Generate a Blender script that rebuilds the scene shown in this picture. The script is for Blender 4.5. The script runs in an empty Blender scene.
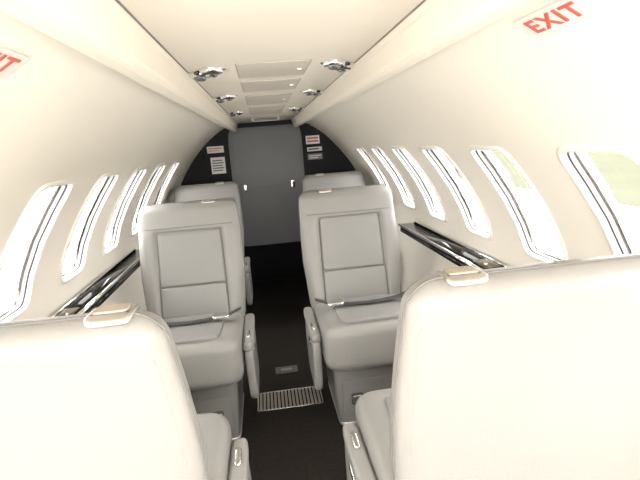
import bpy, bmesh, math
from math import sin, cos, pi, sqrt, radians as R, asin
from mathutils import Vector, Matrix, Euler
S = bpy.context.scene
COL = S.collection
S.view_settings.view_transform = 'Standard'

# ---------------------------------------------------------------- materials
def mat(name, col, rough=.5, metal=0, bump=0, bscale=200, var=0, spec=.5, emis=0, coat=0, vscale=3):
    m = bpy.data.materials.new(name); m.use_nodes = True
    nt = m.node_tree; b = nt.nodes['Principled BSDF']
    b.inputs['Base Color'].default_value = (*col, 1)
    b.inputs['Roughness'].default_value = rough
    b.inputs['Metallic'].default_value = metal
    b.inputs['Specular IOR Level'].default_value = spec
    b.inputs['Coat Weight'].default_value = coat
    tc = nt.nodes.new('ShaderNodeTexCoord')
    if var:
        n = nt.nodes.new('ShaderNodeTexNoise'); n.inputs['Scale'].default_value = vscale
        n.inputs['Detail'].default_value = 4
        r = nt.nodes.new('ShaderNodeValToRGB')
        r.color_ramp.elements[0].position = .3; r.color_ramp.elements[1].position = .7
        r.color_ramp.elements[0].color = (*[c*(1-var) for c in col], 1)
        r.color_ramp.elements[1].color = (*[min(1, c*(1+var)) for c in col], 1)
        nt.links.new(tc.outputs['Object'], n.inputs['Vector'])
        nt.links.new(n.outputs['Fac'], r.inputs['Fac']); nt.links.new(r.outputs['Color'], b.inputs['Base Color'])
    if bump:
        n = nt.nodes.new('ShaderNodeTexNoise'); n.inputs['Scale'].default_value = bscale
        bp = nt.nodes.new('ShaderNodeBump'); bp.inputs['Strength'].default_value = bump
        bp.inputs['Distance'].default_value = .002
        nt.links.new(tc.outputs['Object'], n.inputs['Vector'])
        nt.links.new(n.outputs['Fac'], bp.inputs['Height']); nt.links.new(bp.outputs['Normal'], b.inputs['Normal'])
    return m
M = dict(
    leather=mat('leather', (.242, .235, .223), .42, bump=.25, bscale=260, var=.03),
    leather_panel=mat('leather_panel', (.222, .216, .207), .42, bump=.25, bscale=260, var=.03),
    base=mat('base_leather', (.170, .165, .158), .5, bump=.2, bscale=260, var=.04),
    piping=mat('piping', (.14, .136, .13), .5, bump=.1),
    seam=mat('seam', (.2, .19, .18), .7, bump=.1),
    gap=mat('gap', (.40, .37, .33), .7, bump=.1),
    wall=mat('wall', (.89, .845, .76), .6, bump=.1, bscale=400, var=.01),
    ceil=mat('ceiling', (.78, .73, .645), .6, bump=.1, bscale=400, var=.01),
    ceil2=mat('ceiling_panel', (.60, .555, .49), .5, bump=.1, bscale=300, var=.02),
    bezel=mat('bezel', (.84, .82, .78), .35, bump=.05),
    reveal=mat('reveal', (.50, .50, .495), .3, bump=.05),
    black=mat('black_gloss', (.006, .0055, .005), .10, spec=.45, var=.2),
    rubber=mat('rubber', (.045, .045, .045), .6, var=.2),
    chrome=mat('chrome', (.85, .85, .86), .10, metal=1, var=.02),
    brushed=mat('brushed', (.62, .60, .57), .32, metal=1, var=.05, bump=.1),
    bronze=mat('bronze', (.20, .17, .14), .25, metal=.8, var=.1),
    carpet=mat('carpet', (.018, .0145, .012), .95, bump=.5, bscale=600, var=.2, vscale=60, spec=.12),
    bulk=mat('bulkhead', (.006, .006, .007), .5, bump=.1, var=.15, spec=.2),
    door=mat('door', (.20, .20, .21), .45, bump=.1, var=.05, spec=.3),
    door_dk=mat('door_dark', (.005, .005, .006), .6, var=.1, spec=.1),
    plate=mat('floor_plate', (.09, .085, .08), .5, metal=.3, var=.1),
    strap=mat('strap', (.035, .033, .032), .6, bump=.6, bscale=600, var=.1),
    tan=mat('tan', (.34, .29, .235), .5, bump=.2, var=.1),
    white=mat('sign_white', (.84, .73, .68), .5, var=.01),
    pwhite=mat('placard_white', (.85, .83, .80), .5, var=.01),
    grey=mat('sign_grey', (.20, .21, .22), .5, var=.05),
    red=mat('sign_red', (.60, .11, .085), .5, var=.03),
    ink=mat('ink', (.05, .05, .05), .5, var=.05),
    lamp=mat('lamp_lens', (.25, .25, .25), .1, metal=.8, var=.01),
    concrete=mat('concrete', (.55, .54, .52), .9, bump=.3, bscale=20, var=.1, vscale=.5),
    grass=mat('grass', (.078, .081, .060), .95, var=.06, vscale=.3, spec=0),
)
def glass():
    m = bpy.data.materials.new('acrylic'); m.use_nodes = True; nt = m.node_tree
    nt.nodes.clear()
    o = nt.nodes.new('ShaderNodeOutputMaterial'); mx = nt.nodes.new('ShaderNodeMixShader')
    t = nt.nodes.new('ShaderNodeBsdfTransparent'); g = nt.nodes.new('ShaderNodeBsdfGlossy')
    g.inputs['Roughness'].default_value = .03
    lw = nt.nodes.new('ShaderNodeFresnel'); lw.inputs['IOR'].default_value = 1.04
    nt.links.new(lw.outputs[0], mx.inputs[0]); nt.links.new(t.outputs[0], mx.inputs[1])
    nt.links.new(g.outputs[0], mx.inputs[2]); nt.links.new(mx.outputs[0], o.inputs[0])
    return m
M['glass'] = glass()

# ---------------------------------------------------------------- helpers
def sm(a, b, x):
    t = min(1, max(0, (x-a)/(b-a))); return t*t*(3-2*t)
def obj(name, bm, m, parent=None, smooth=True, loc=None, rot=None):
    bmesh.ops.recalc_face_normals(bm, faces=bm.faces)
    me = bpy.data.meshes.new(name); bm.to_mesh(me); bm.free()
    me.materials.append(m)
    for p in me.polygons: p.use_smooth = smooth
    o = bpy.data.objects.new(name, me); COL.objects.link(o)
    if parent: o.parent = parent
    if loc: o.location = loc
    if rot: o.rotation_euler = rot
    return o
def tag(o, label=None, cat=None, group=None, kind=None):
    if label: o['label'] = label
    if cat: o['category'] = cat
    if group: o['group'] = group
    if kind: o['kind'] = kind
    return o
def empty(name, loc=(0, 0, 0), rot=(0, 0, 0)):
    o = bpy.data.objects.new(name, None); o.empty_display_size = .05
    COL.objects.link(o); o.location = loc; o.rotation_euler = rot
    return o
def kids(o): return [c for c in COL.objects if c.parent == o]
def copy_tree(o, parent=None):
    c = o.copy(); COL.objects.link(c)
    if parent: c.parent = parent
    for ch in kids(o): copy_tree(ch, c)
    return c
def loft(bm, rings, close0=True, close1=True, wrap=False):
    vr = [[bm.verts.new(p) for p in r] for r in rings]
    n = len(rings[0])
    prs = list(zip(vr, vr[1:]))+([(vr[-1], vr[0])] if wrap else [])
    for a, b in prs:
        for i in range(n):
            bm.faces.new((a[i], a[(i+1) % n], b[(i+1) % n], b[i]))
    if wrap: return
    if close0: bm.faces.new(vr[0][::-1])
    if close1: bm.faces.new(vr[-1])
def sg(a, e): return math.copysign(abs(a)**e, a)
def pillow(hx, hy, z0, z1, r, c=(0, 0), crown=0, e=.35, f=None, n=48, bm=None, rb=None):
    """rounded slab: superellipse plan, rounded edges, optional crown and mapping f"""
    bm = bm or bmesh.new(); rb = r if rb is None else rb
    rings = []
    def ring(ins, z, s=1):
        return [(c[0]+(hx-ins)*s*sg(cos(t), e), c[1]+(hy-ins)*s*sg(sin(t), e), z)
                for t in [2*pi*i/n for i in range(n)]]
    for k in range(5):
        a = pi/2*k/4; rings.append(ring(rb*(1-sin(a)), z0+rb*(1-cos(a))))
    for k in range(1, 4): 
        rings.append(ring(0, z0+rb+(z1-r-z0-rb)*k/4))
    for k in range(6):
        a = pi/2*k/5; rings.append(ring(r*(1-cos(a)), z1-r+r*sin(a)))
    if crown:
        for s in (.92, .8, .65, .5, .3, .1):
            rings.append(ring(r, z1+crown*(1-s*s), s))
    if f: rings = [[f(*p) for p in q] for q in rings]
    loft(bm, rings)
    return bm
def box(x0, x1, y0, y1, z0, z1, bev=0, bm=None):
    bm = bm or bmesh.new()
    g = bmesh.ops.create_cube(bm, size=1)['verts']
    for v in g:
        v.co = Vector(((x0+x1)/2+v.co.x*(x1-x0), (y0+y1)/2+v.co.y*(y1-y0), (z0+z1)/2+v.co.z*(z1-z0)))
    if bev:
        es = list({e for v in g for e in v.link_edges})
        bmesh.ops.bevel(bm, geom=es, offset=bev, segments=3, affect='EDGES')
    return bm
def tube(pts, rad, bm=None, n=10, closed=False):
    bm = bm or bmesh.new(); pts = [Vector(p) for p in pts]; N = len(pts)
    rings = []
    for i, p in enumerate(pts):
        a = pts[i-1] if (i or closed) else p
        b = pts[(i+1) % N] if (i < N-1 or closed) else p
        d = (b-a).normalized()
        up = Vector((0, 1, 0)) if closed else (Vector((0, 0, 1)) if abs(d.z) < .9 else Vector((0, 1, 0)))
        u = d.cross(up).normalized(); w = d.cross(u).normalized()
        rings.append([p+u*cos(2*pi*k/n)*rad+w*sin(2*pi*k/n)*rad for k in range(n)])
    loft(bm, rings, wrap=closed)
    return bm
def lathe(prof, n=28, bm=None):
    bm = bm or bmesh.new()
    loft(bm, [[(r*cos(2*pi*i/n), r*sin(2*pi*i/n), z) for i in range(n)] for r, z in prof])
    return bm
def text_bm(s, size, extr=.0008):
    cu = bpy.data.curves.new('t', 'FONT'); cu.body = s; cu.size = size; cu.extrude = extr
    cu.align_x = 'CENTER'; cu.align_y = 'CENTER'; cu.offset = size*.022; cu.space_character = 1.17
    o = bpy.data.objects.new('t', cu); COL.objects.link(o)
    dg = bpy.context.evaluated_depsgraph_get()
    me = bpy.data.meshes.new_from_object(o.evaluated_get(dg))
    bm = bmesh.new(); bm.from_mesh(me)
    bpy.data.objects.remove(o); bpy.data.meshes.remove(me)
    return bm

# ---------------------------------------------------------------- shell
RAD, ZC = .76, .70
Y0, Y1 = -.99, 4.25
PH0, PH1 = R(21), R(93)
WC, WH, WW = R(69.7), R(15.1), .120        # window centre angle, half height angle, half width
WEX = .27
WY = [-.03+.48*k+.01 for k in range(8)]
def P(s, y, ph, off=0):
    k = 1+.095*sm(R(48), R(90), ph)
    return Vector((s*(RAD+off)*sin(ph)*k, y, ZC+(RAD+off)*cos(ph)))
LOW = [(.825, .60), (.81, .35), (.77, .1), (.75, 0)]
def sidewall(s):
    bm = bmesh.new()
    def cell(ya, yb, yc):
        K = 14; o = []
        for i in range(K): o.append((ya+(yb-ya)*i/K, PH0))
        for i in range(K): o.append((yb, PH0+(PH1-PH0)*i/K))
        for i in range(K): o.append((yb+(ya-yb)*i/K, PH1))
        for i in range(K): o.append((ya, PH1+(PH0-PH1)*i/K))
        rings = []
        inner = []
        for (y, p) in o:
            dy, dp = (y-yc)/WW, (p-WC)/WH
            ne = 2/WEX
            q = (abs(dy)**ne+abs(dp)**ne)**(-1/ne)
            inner.append((yc+(y-yc)*q, WC+(p-WC)*q))
        L = 9
        for k in range(L+1):
            t = k/L
            rings.append([P(s, a[0]+(b[0]-a[0])*t, a[1]+(b[1]-a[1])*t) for a, b in zip(inner, o)])
        loft(bm, rings, False, False)
    def plain(ya, yb, n=4):
        K = 14
        vs = [[bm.verts.new(P(s, ya+(yb-ya)*j/n, PH0+(PH1-PH0)*i/K)) for i in range(K+1)] for j in range(n+1)]
        for j in range(n):
            for i in range(K): bm.faces.new((vs[j][i], vs[j][i+1], vs[j+1][i+1], vs[j+1][i]))
    for y in WY: cell(y-.24, y+.24, y)
    plain(Y0, WY[0]-.24); plain(WY[-1]+.24, Y1)
    # lower panel down to the floor
    p = P(s, 0, PH1)
    prof = [(p.x, p.z)]+[(s*x, z) for x, z in LOW]
    rows = [[bm.verts.new((x, y, z)) for x, z in prof] for y in (Y0, Y1)]
    for i in range(len(prof)-1): bm.faces.new((rows[0][i], rows[0][i+1], rows[1][i+1], rows[1][i]))
    bmesh.ops.remove_doubles(bm, verts=bm.verts, dist=1e-5)
    return bm
tag(obj('wall_left', sidewall(-1), M['wall']), kind='structure')
tag(obj('wall_right', sidewall(1), M['wall']), kind='structure')
tag(obj('floor', box(-.76, .76, Y0, Y1, -.03, 0), M['carpet'], smooth=False), kind='structure')
CZ = ZC+RAD*cos(PH0); CX = RAD*sin(PH0)
tag(obj('ceiling', box(-CX-.005, CX+.005, Y0, Y1, CZ, CZ+.02), M['ceil'], smooth=False), kind='structure')
# thick valances: trims running along the ceiling, each with a stepped inner face and thin seam lines
ni = 3
for i, s in enumerate((-1, 1)):
    prof = [(.229, CZ+.002), (.231, CZ-.014), (.236, CZ-.018), (.238, CZ-.055), (.240, CZ-.063), (.245, CZ-.069), (.253, CZ-.071), (.270, CZ-.069),
            (.288, CZ-.063), (.299, CZ-.055), (.304, CZ-.044), (.305, CZ-.010)]
    bm = bmesh.new()
    loft(bm, [[(s*x, y, z) for x, z in prof] for y in (Y0, Y1-.001)])
    tag(obj('trim_%d' % (i+1), bm, M['ceil'], smooth=False), kind='structure')
    for pr, mm in (([(.304, CZ-.020), (.320, CZ-.029), (.322, CZ-.020), (.304, CZ-.010)], 'seam'),
                   ([(.2265, CZ-.002), (.2265, CZ+.001), (.2295, CZ+.001), (.2300, CZ-.002)], 'seam')):
        bm = bmesh.new()
        loft(bm, [[(s*x, y, z) for x, z in pr] for y in (Y0, Y1-.001)])
        tag(obj('trim_%d' % ni, bm, M[mm], smooth=False), kind='structure'); ni += 1
# rear bulkhead
bm = bmesh.new()
arc = []
for k in range(25):
    p = P(1, 0, PH0+(PH1-PH0)*k/24); arc.append((p.x, p.z))
right = arc+LOW
loop = right+[(-x, z) for x, z in right[::-1]]
loft(bm, [[(x, y, z) for x, z in loop] for y in (Y1, Y1+.03)])
tag(obj('wall_back', bm, M['bulk'], smooth=False), kind='structure')

# windows
n_w = 0
def ringpts(s, yc, off, n=88, add=0, q=1):
    return [P(s, yc+(WW+add)*q*sg(cos(2*pi*i/n), WEX), WC+(WH+add/RAD)*q*sg(sin(2*pi*i/n), WEX), off) for i in range(n)]
for s in (-1, 1):
    for yc in WY:
        n_w += 1
        w = empty('window_%d' % n_w, P(s, yc, WC)); tag(w, kind='structure')
        inv = -w.location
        def put(name, rings, m, c1=False):
            bm = bmesh.new(); loft(bm, [[p+inv for p in r] for r in rings], False, c1); obj(name, bm, M[m], w)
        rp = lambda add, off, q=1: ringpts(s, yc, off, add=add, q=q)
        put('frame', [rp(.012, .001), rp(.0115, -.004), rp(.009, -.007), rp(.003, -.008), rp(-.001, -.006), rp(-.003, -.001), rp(-.003, .004)], 'bezel')
        put('reveal', [rp(-.003, .003), rp(-.004, .010), rp(-.005, .030), rp(-.006, .046)], 'reveal')
        put('seal', [rp(-.0035, .006), rp(-.0055, .007), rp(-.006, .010), rp(-.004, .011)], 'rubber')
        put('chrome_ring', [rp(-.004, .020), rp(-.009, .021), rp(-.012, .034), rp(-.005, .038)], 'chrome')
        put('pane', [rp(-.006, .042), rp(-.006, .042, .6), rp(-.006, .042, .25)], 'glass', True)

# door in the bulkhead
d = empty('door_1', (-.01, Y1, 0)); tag(d, kind='structure')
fmap = lambda x, y, z: (x, -z, y)
obj('door_panel', pillow(.315, .515, 0, .022, .006, c=(0, .855), e=.16, f=fmap), M['door'], d)
obj('kick_panel', pillow(.315, .16, 0, .020, .006, c=(0, .172), e=.16, f=fmap), M['door_dk'], d)
obj('handle', pillow(.018, .034, .02, .035, .005, c=(.205, .86), f=fmap), M['chrome'], d)
obj('latch', pillow(.014, .024, .02, .034, .004, c=(-.215, .86), f=fmap), M['chrome'], d)
obj('door_inlay', pillow(.285, .235, .021, .025, .002, c=(0, 1.105), e=.12, f=fmap), M['door'], d)

# ---------------------------------------------------------------- seats
Z0, ZT = .34, .96
SLOPE, YB, TAPER, RC = .235, .255, .012, .042
SQ = .44
def hw(z):
    w = .228+.020*min(1, max(0, (z-.36)/.25))
    if z > .70: w -= TAPER*((z-.70)/(ZT-.70))**1.5
    k = z-(ZT-RC)
    if k > 0: w = w-RC+sqrt(max(0, RC*RC-k*k))
    return w
def th(z):
    T = .120-.03*(z-Z0)/(ZT-Z0)
    k = (z-(ZT-.036))/.036
    if k > 0: T *= max(.02, sqrt(max(0, 1-k*k)))
    k = ((Z0+.03)-z)/.03
    if k > 0: T *= max(.3, sqrt(max(0, 1-k*k)))
    return T
def yc_(z): return YB+SLOPE*(z-.40)-.05*max(0, z-.6)**2
def prof(X):
    c = min(1, X**(1/SQ)); return max(0, 1-c*c)**.25
def front(x, z):
    X = min(1, abs(x)/hw(z)); T = th(z)
    y = yc_(z)-T/2*prof(X)
    v = sm(.38, .43, z)*(1-sm(.815, .84, z))
    y += .012*v*(1-sm(.645, .70, X))
    y -= .006*v*sm(.66, .78, X)*(1-sm(.86, 1, X))
    return y
def rear(x, z):
    X = min(1, abs(x)/hw(z))
    c = min(1, X**2); return yc_(z)+th(z)/2*max(0, 1-c*c)**.3
def back_bm():
    bm = bmesh.new(); rings = []
    zs = [Z0+.03*(1-cos(pi/2*k/4)) for k in range(4)]+[Z0+.03+(ZT-RC-Z0-.03)*k/56 for k in range(57)]
    zs += [ZT-RC+RC*sin(pi/2*k/10) for k in range(1, 11)]
    n = 136
    for z in zs:
        w = hw(z); r = []
        for i in range(n):
            t = 2*pi*i/n
            x = w*sg(cos(t), SQ if sin(t) < 0 else .5)
            r.append((x, front(x, z) if sin(t) < 0 else rear(x, z), z))
        rings.append(r)
    loft(bm, rings)
    return bm
PW = lambda z: .157-.006*sm(.45, .83, z)      # half width of the centre panel, tapering upward
def patch(z0, z1, h, e=.09, n=80):
    """padded insert lying on the front face of the backrest"""
    bm = bmesh.new(); rings = []
    cz, b = (z0+z1)/2, (z1-z0)/2
    def ring(s, lift):
        out = []
        for i in range(n):
            t = 2*pi*i/n
            z = cz+b*s*sg(sin(t), e); x = PW(z)*s*sg(cos(t), e)
            out.append((x, front(x, z)-lift, z))
        return out
    rings.append(ring(1, -.004)); rings.append(ring(1, h*.3)); rings.append(ring(.985, h*.65))
    for s in (.96, .91, .82, .7, .5, .3, .12): rings.append(ring(s, h*(.70+.30*(1-s**3))))
    loft(bm, rings, False, True)
    return bm
def seamline(z, x1, r=.0020, lift=.0003):
    return tube([(x1*(-1+2*k/24), front(x1*(-1+2*k/24), z)-lift, z) for k in range(25)], r, n=8)
def make_seat(a, facing=True, plate_x=.105):
    """a = +1 when the aisle lies toward local +x; the seat faces local -y"""
    t = empty('cabin_seat')
    L = M['leather']
    bk = obj('backrest', back_bm(), L, t)
    zs = [.40+(ZT-RC-.40)*k/20 for k in range(21)]+[ZT-RC+RC*sin(pi/2*k/8) for k in range(1, 9)]
    path = [(-hw(z)-.0005, yc_(z)+.01, z) for z in zs]
    path += [(hw(z)+.0005, yc_(z)+.01, z) for z in zs[::-1]]
    obj('piping', tube(path, .0022, n=8), M['piping'], bk)
    obj('headrest_seam', seamline(.848, .212), M['piping'], bk)
    obj('back_panel', patch(.573, .828, .012), M['leather_panel'], bk)
    obj('lumbar_panel', patch(.405, .568, .013), M['leather_panel'], bk)
    obj('cross_seam', seamline(.5705, .150, .0026, .003), M['piping'], bk)
    ol = []
    for i in range(96):
        q = 2*pi*i/96; z = .617+.215*sg(sin(q), .07); x = (PW(z)+.003)*sg(cos(q), .10)
        ol.append((x, front(x, z)-.001, z))
    obj('panel_seam', tube(ol, .0017, n=8, closed=True), M['piping'], bk)
    # fine outline seam on the rear shell
    rs = []
    zz = [.40+(ZT-.085-.40)*k/16 for k in range(17)]+[ZT-.085+.045*sin(pi/2*k/6) for k in range(1, 7)]
    for z in zz:
        k = max(0, (z-(ZT-.085))/.045); xx = hw(min(z, ZT-RC))-.022-.045*(1-sqrt(max(0, 1-k*k)))
        rs.append((xx, z))
    rp_ = [(-x, rear(x, z)-.0006, z) for x, z in rs]+[(x, rear(x, z)-.0006, z) for x, z in rs[::-1]]
    obj('rear_seam', tube(rp_, .0011, n=8), L, bk)
    # cushion
    fc = lambda x, y, z: (x*(1+.03*(-y)), y, z+(-y-.0)*.09*((z-.27)/.19)-.008*(1-sm(.10, .17, abs(x)))*(1 if z > .45 else 0))
    cu = obj('seat_cushion', pillow(.230, .25, .280, .45, .038, c=(0, -.035), crown=.010, e=.21, n=64, f=fc, rb=.035), L, t)
    obj('cushion_panel', pillow(.150, .190, .435, .461, .009, c=(0, -.025), crown=.007, e=.13, n=56, f=lambda x, y, z: (x, y, z-y*.09)), M['leather_panel'], cu)
    # arm panels
    AZ = .41
    for s in (-1, 1):
        ax = .255 if s == a else .240
        tk = .017 if s == a else .012
        def fa(p, q, r, s=s, ax=ax):
            k = (q-(AZ-.26))/.25
            return (s*(ax+r+.004*(1-k)), p*(.76+.24*k)-.02-.02*(1-k), q+.02*(-p))
        ar = obj('armrest', pillow(.205, .130, -tk, tk, .012, c=(.02, AZ-.137), e=.36, f=fa, n=56), L, t)
        obj('arm_pad', pillow(.024 if s == a else .015, .195, AZ-.028, AZ+.010, .013, c=(s*ax, .0), e=.3, f=lambda x, y, z: (x, y, z+.02*(-y))), L, ar)
        if s == a:
            obj('recline_lever', pillow(.009, .034, 0, .013, .004, c=(s*.255, -.10), f=lambda x, y, z: (x, y, z+AZ+.008)), M['chrome'], ar)
            obj('side_button', pillow(.035, .012, .0, .006, .003, c=(-.07, AZ-.06), f=lambda p, q, r, s=s: (s*(.270+r), p, q)), M['chrome'], ar)
    # base
    fb = lambda x, y, z: (x*(1-.08*(1-z/.28)), y*(1-.06*(1-z/.28)), z)
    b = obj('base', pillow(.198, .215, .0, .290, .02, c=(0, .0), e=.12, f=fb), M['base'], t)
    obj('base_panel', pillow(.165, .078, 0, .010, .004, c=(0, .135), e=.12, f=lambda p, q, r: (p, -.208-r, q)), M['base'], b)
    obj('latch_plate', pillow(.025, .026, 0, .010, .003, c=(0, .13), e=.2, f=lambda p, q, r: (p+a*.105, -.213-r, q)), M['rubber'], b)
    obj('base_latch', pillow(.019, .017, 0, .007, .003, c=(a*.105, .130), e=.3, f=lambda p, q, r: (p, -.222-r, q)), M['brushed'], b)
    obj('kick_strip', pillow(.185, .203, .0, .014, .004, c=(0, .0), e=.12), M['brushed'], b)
    # lap belt
    if facing:
        def strap(pts, w=.024, th_=.0020):
            bm = bmesh.new(); rings = []
            for (x, y, z) in pts:
                rings.append([(x, y-w, z-th_+w*.09), (x, y+w, z-th_-w*.09), (x, y+w, z+th_-w*.09), (x, y-w, z+th_+w*.09)])
            loft(bm, rings); return bm
        zt = .474
        pts = [(-a*.226, .06, .490), (-a*.21, .05, .482), (-a*.16, .015, zt+.004), (-a*.08, -.005, zt+.002), (0, -.015, zt+.002), (a*.07, -.005, zt+.002), (a*.12, .010, zt+.002)]
        sb = obj('seatbelt', strap(pts), M['strap'], t)
        obj('buckle', pillow(.038, .030, 0, .016, .005, c=(a*.140, .010), f=lambda x, y, z: (x, y, z+zt)), M['chrome'], sb)
        obj('seatbelt', strap([(a*.16, .015, zt+.004), (a*.205, .05, .486), (a*.226, .06, .492)]), M['strap'], t)
    # chrome release on the top of the headrest
    X = a*plate_x
    yt = yc_(ZT)
    la = obj('release_plate', pillow(.034, .032, 0, .009, .004, c=(X, yt), e=.3, f=lambda x, y, z: (x, y, z+ZT-.006-.7*max(0, abs(y-yt)-.022))), M['brushed'], t)
    obj('release_tab', pillow(.025, .017, 0, .004, .0018, c=(X, yt-.004), e=.3, f=lambda x, y, z: (x, y, z+ZT+.002)), M['tan'], la)
    return t
A = make_seat(1); B = make_seat(-1)
ZT = .978
SLOPE, YB, TAPER, RC = .11, .255, .030, .050
A2 = make_seat(1, False, .128); B2 = make_seat(-1, False, .150)
nyc = yc_(ZT)
G = 'grey leather cabin seats along the aisle'
def seat(src, used, x, y, rz, label):
    o = src if not used else copy_tree(src)
    o.location = (x, y, 0); o.rotation_euler = (0, 0, rz)
    tag(o, label, 'seat', G); return o
seat(A, 0, -.442, 2.05, 0, 'grey leather seat facing the camera left of the aisle, in front of another seat')
seat(B, 0, .350, 2.05, 0, 'grey leather seat facing the camera right of the aisle, in front of another seat')
seat(A, 1, -.490, 3.30, 0, 'rearmost grey seat left of the aisle, half hidden behind the seat ahead')
seat(B, 1, .475, 3.30, 0, 'rearmost grey seat right of the aisle, only its top showing above another seat')
seat(B2, 0, -.446, 1.02, pi, 'closest cream seat on the left, seen from behind and washed out by light')
nr = seat(A2, 0, .370, 1.02, pi, 'closest cream seat on the right, seen from behind with a small grey loop on top')
obj('grab_loop', pillow(.024, .007, ZT-.005, ZT+.003, .003, c=(-.05, nyc+.004), e=.5), M['seam'], nr)

# ---------------------------------------------------------------- side ledges
for s, w in ((-1, 'left'), (1, 'right')):
    YA, YZ = (1.58, 2.75) if s < 0 else (1.64, 2.75)
    t = empty('side_ledge', (s*.70, 2.0, .680))
    lx = lambda x: s*x-s*.70
    def bx(x0, x1, y0, y1, z0, z1, b): 
        a, c = sorted((lx(x0), lx(x1))); return box(a, c, y0-2, y1-2, z0-.70, z1-.70, b)
    LI = .728 if s < 0 else .716
    obj('ledge_top', bx(LI, .826, YA, YZ, .688, .708, .006), M['black'], t)
    obj('ledge_skirt', bx(LI+.006, .821, YA, YZ, .660, .689, .004), M['black'], t)
    obj('rail', tube([(lx(LI+.001), y-2, 0.004) for y in (YA, 2, YZ)], .0075), M['chrome'], t)
    obj('rail', tube([(lx(.812), y-2, .010) for y in (YA, 2, YZ)], .004), M['chrome'], t)
    obj('table_lid', bx(LI+.018, .800, YA+.02, YA+.14, .707, .713, .002), M['bronze'], t)
    tag(t, 'glossy black side ledge with chrome rails under the %s windows' % w, 'ledge', 'side ledges under the windows')

# ---------------------------------------------------------------- ceiling fittings
def reading_unit(x, y, rz, label, src=None):
    t = copy_tree(src) if src else empty('reading_light')
    t.location = (x, y, CZ); t.rotation_euler = (0, 0, rz)
    if not src:
        for k, (dx, nm) in enumerate(((-.037, 'reading_lamp'), (.037, 'air_nozzle'))):
            bm = lathe([(.031, .0), (.031, -.007), (.027, -.012), (.020, -.013), (.019, -.007)])
            h = obj(nm, bm, M['chrome'], t, loc=(dx, 0, 0))
            bm = lathe([(.018, -.007), (.0185, -.013), (.014, -.019), (.008, -.021), (.001, -.021)])
            obj('lens' if k == 0 else 'nozzle', bm, M['lamp' if k == 0 else 'chrome'], h)
            if k: obj('knurled_ring', lathe([(.0195, -.006), (.0195, -.015), (.0165, -.016), (.016, -.008)]), M['rubber'], h)
        for dy in (-.025, .025):
            obj('switch_button', lathe([(.008, 0), (.008, -.008), (.005, -.010), (.001, -.010)]), M['black'], t, loc=(0, dy, 0))
        obj('mount', pillow(.074, .036, -.004, .0, .001, e=.5), M['chrome'], t)
    tag(t, label, 'light', 'chrome reading lights on the ceiling'); return t
ru = None
ords = ['nearest', 'second', 'third']
for k, y in enumerate((1.38, 2.05, 2.95)):
    for s, w in ((-1, 'left'), (1, 'right')):
        lb = 'chrome reading light with air nozzle, %s from camera along the %s ceiling trim' % (ords[k], w)
        u = reading_unit(s*.182, y, s*R(60), lb, ru)
        ru = ru or u
for k, (y, hx, hy, lb) in enumerate((
    (1.42, .096, .13, 'grey ceiling hatch panel beside the nearest pair of reading lights'),
    (1.78, .096, .15, 'grey ceiling hatch panel just beyond the nearest reading lights'),
    (2.30, .096, .22, 'grey ceiling hatch panel, third along the aisle ceiling'),
    (2.98, .096, .30, 'grey ceiling hatch panel farthest along the ceiling toward the door'))):
    t = empty('ceiling_hatch', (0, y, CZ))
    obj('hatch_frame', pillow(hx+.003, hy+.006, -.0010, 0, .0004, e=.08), M['gap'], t)
    dr = obj('hatch_door', pillow(hx, hy, -.002, -.0005, .0006, e=.08), M['ceil2'], t)
    obj('latch', pillow(.008, .004, -.005, -.001, .001, c=(hx-.02, 0)), M['chrome'], dr)
    tag(t, lb, 'hatch', 'ceiling hatch panels')
t = empty('ceiling_sign', (0, 3.62, CZ))
obj('sign_box', box(-.10, .10, -.02, .02, -.030, 0, .004), M['ceil2'], t)
obj('sign_face', box(-.085, .085, -.0215, -.019, -.026, -.008, .0005), M['grey'], t)
tag(t, 'small unlit sign box with grey face under the ceiling before the door', 'sign')

# exit signs
for s, w, xs, ys in ((-1, 'left', .402, .716), (1, 'right', .388, .700)):
    ph = asin(xs/RAD); p = P(s, ys, ph, -.004)
    nrm = Vector((-s*sin(ph), 0, -cos(ph)))       # faces into the cabin
    yx = Vector((0, -s, 0)); up = nrm.cross(yx)
    mt = Matrix((yx, up, nrm)).transposed().to_4x4(); mt.translation = p
    t = empty('exit_sign'); t.matrix_world = mt
    obj('sign_plate', pillow(.080, .025, -.002, .0018, .0008, e=.15), M['white'], t)
    bm = text_bm('EXIT', .041)
    for v in bm.verts: v.co.x *= 1.28; v.co.z += .0022
    obj('lettering', bm, M['red'], t, smooth=False)
    tag(t, 'pale exit sign with red letters on the upper %s wall' % w, 'sign', 'exit signs')

# placards on the bulkhead
def placard(x, z, hx, hz, m, lines, lm, label):
    t = empty('placard', (x, Y1, z))
    obj('plate', box(-hx, hx, -.003, 0, -hz, hz, .0005), M[m], t, smooth=False)
    bm = bmesh.new()
    for (zz, h, x0, x1) in lines: box(x0*hx, x1*hx, -.0045, -.0028, zz*hz-h*hz, zz*hz+h*hz, 0, bm)
    obj('lettering', bm, M[lm], t, smooth=False)
    tag(t, label, 'sign', 'placards on the dark bulkhead')
placard(-.44, 1.205, .070, .028, 'pwhite', [(.35, .12, -.8, .8), (-.35, .08, -.8, .5)], 'red', 'small white placard above the tall notice, left of the grey door')
placard(-.43, 1.07, .060, .070, 'pwhite', [(.6-.3*k, .07, -.8, .8 if k % 2 else .6) for k in range(5)], 'grey', 'tall white notice with grey lines left of the grey door')
placard(.40, 1.225, .060, .036, 'pwhite', [(.4, .18, -.8, .8), (-.35, .18, -.8, .8)], 'red', 'white placard with red lettering, top of three right of the door')
placard(.41, 1.145, .065, .018, 'pwhite', [(0, .30, -.8, .6)], 'ink', 'thin white placard, middle of three right of the door')
placard(.41, 1.08, .065, .026, 'grey', [(.3, .15, -.8, .8), (-.4, .15, -.8, .4)], 'pwhite', 'grey placard, lowest of three right of the door')

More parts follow.
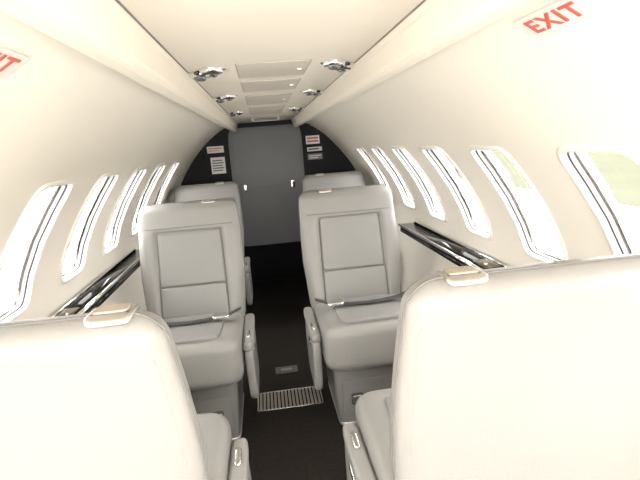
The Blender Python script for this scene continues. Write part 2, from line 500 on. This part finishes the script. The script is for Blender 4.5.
# floor vent and floor plate
t = empty('floor_vent', (-.035, 2.13, 0))
fr = bmesh.new()
D = .085
box(-.155, .155, -D, -D+.007, 0, .006, .001, fr); box(-.155, .155, D-.007, D, 0, .006, .001, fr)
box(-.155, -.149, -D, D, 0, .006, .001, fr); box(.149, .155, -D, D, 0, .006, .001, fr)
obj('frame', fr, M['chrome'], t, smooth=False)
sl = bmesh.new()
for k in range(17): box(-.1440+k*.0173, -.1330+k*.0173, -D+.006, D-.006, .001, .006, .001, sl)
obj('grille', sl, M['brushed'], t, smooth=False)
tag(t, 'chrome slatted vent set in the dark aisle floor', 'vent')
t = empty('floor_plate', (-.035, 2.44, 0))
obj('plate', pillow(.060, .038, 0, .004, .001, e=.12), M['plate'], t)
obj('ring_pull', pillow(.03, .012, .003, .0055, .001, e=.3), M['grey'], t)
tag(t, 'small grey plate in the aisle floor beyond the chrome vent', 'floor plate')

# ---------------------------------------------------------------- outside
tag(obj('ground', box(-60, 60, -60, 60, -1.3, -1.2), M['concrete'], smooth=False), kind='structure')
tag(obj('lawn', box(10, 58, -50, 55, -1.2, -1.18), M['grass'], smooth=False), kind='structure')

w = bpy.data.worlds.new('World'); S.world = w; w.use_nodes = True
bg = w.node_tree.nodes['Background']; bg.inputs[0].default_value = (1, .98, .95, 1); bg.inputs[1].default_value = 11.8
def area(loc, rot, sx, sy, e, col=(1, .93, .85)):
    l = bpy.data.lights.new('area', 'AREA'); l.shape = 'RECTANGLE'; l.size = sx; l.size_y = sy; l.energy = e; l.color = col
    o = bpy.data.objects.new('area_light', l); COL.objects.link(o); o.location = loc; o.rotation_euler = rot
area((-.08, -.38, 1.10), (R(82), 0, 0), .8, .45, 13.5)

# ---------------------------------------------------------------- camera
cd = bpy.data.cameras.new('Camera'); cam = bpy.data.objects.new('Camera', cd); COL.objects.link(cam)
cd.sensor_width = 36; cd.lens = 27; cd.clip_start = .02
cam.matrix_world = Matrix.Translation((-.055, 0, 1.2)) @ Matrix.Rotation(R(-6.05), 4, 'Z') @ Matrix.Rotation(R(90-11.5), 4, 'X') @ Matrix.Rotation(R(-4.5), 4, 'Z')
S.camera = cam
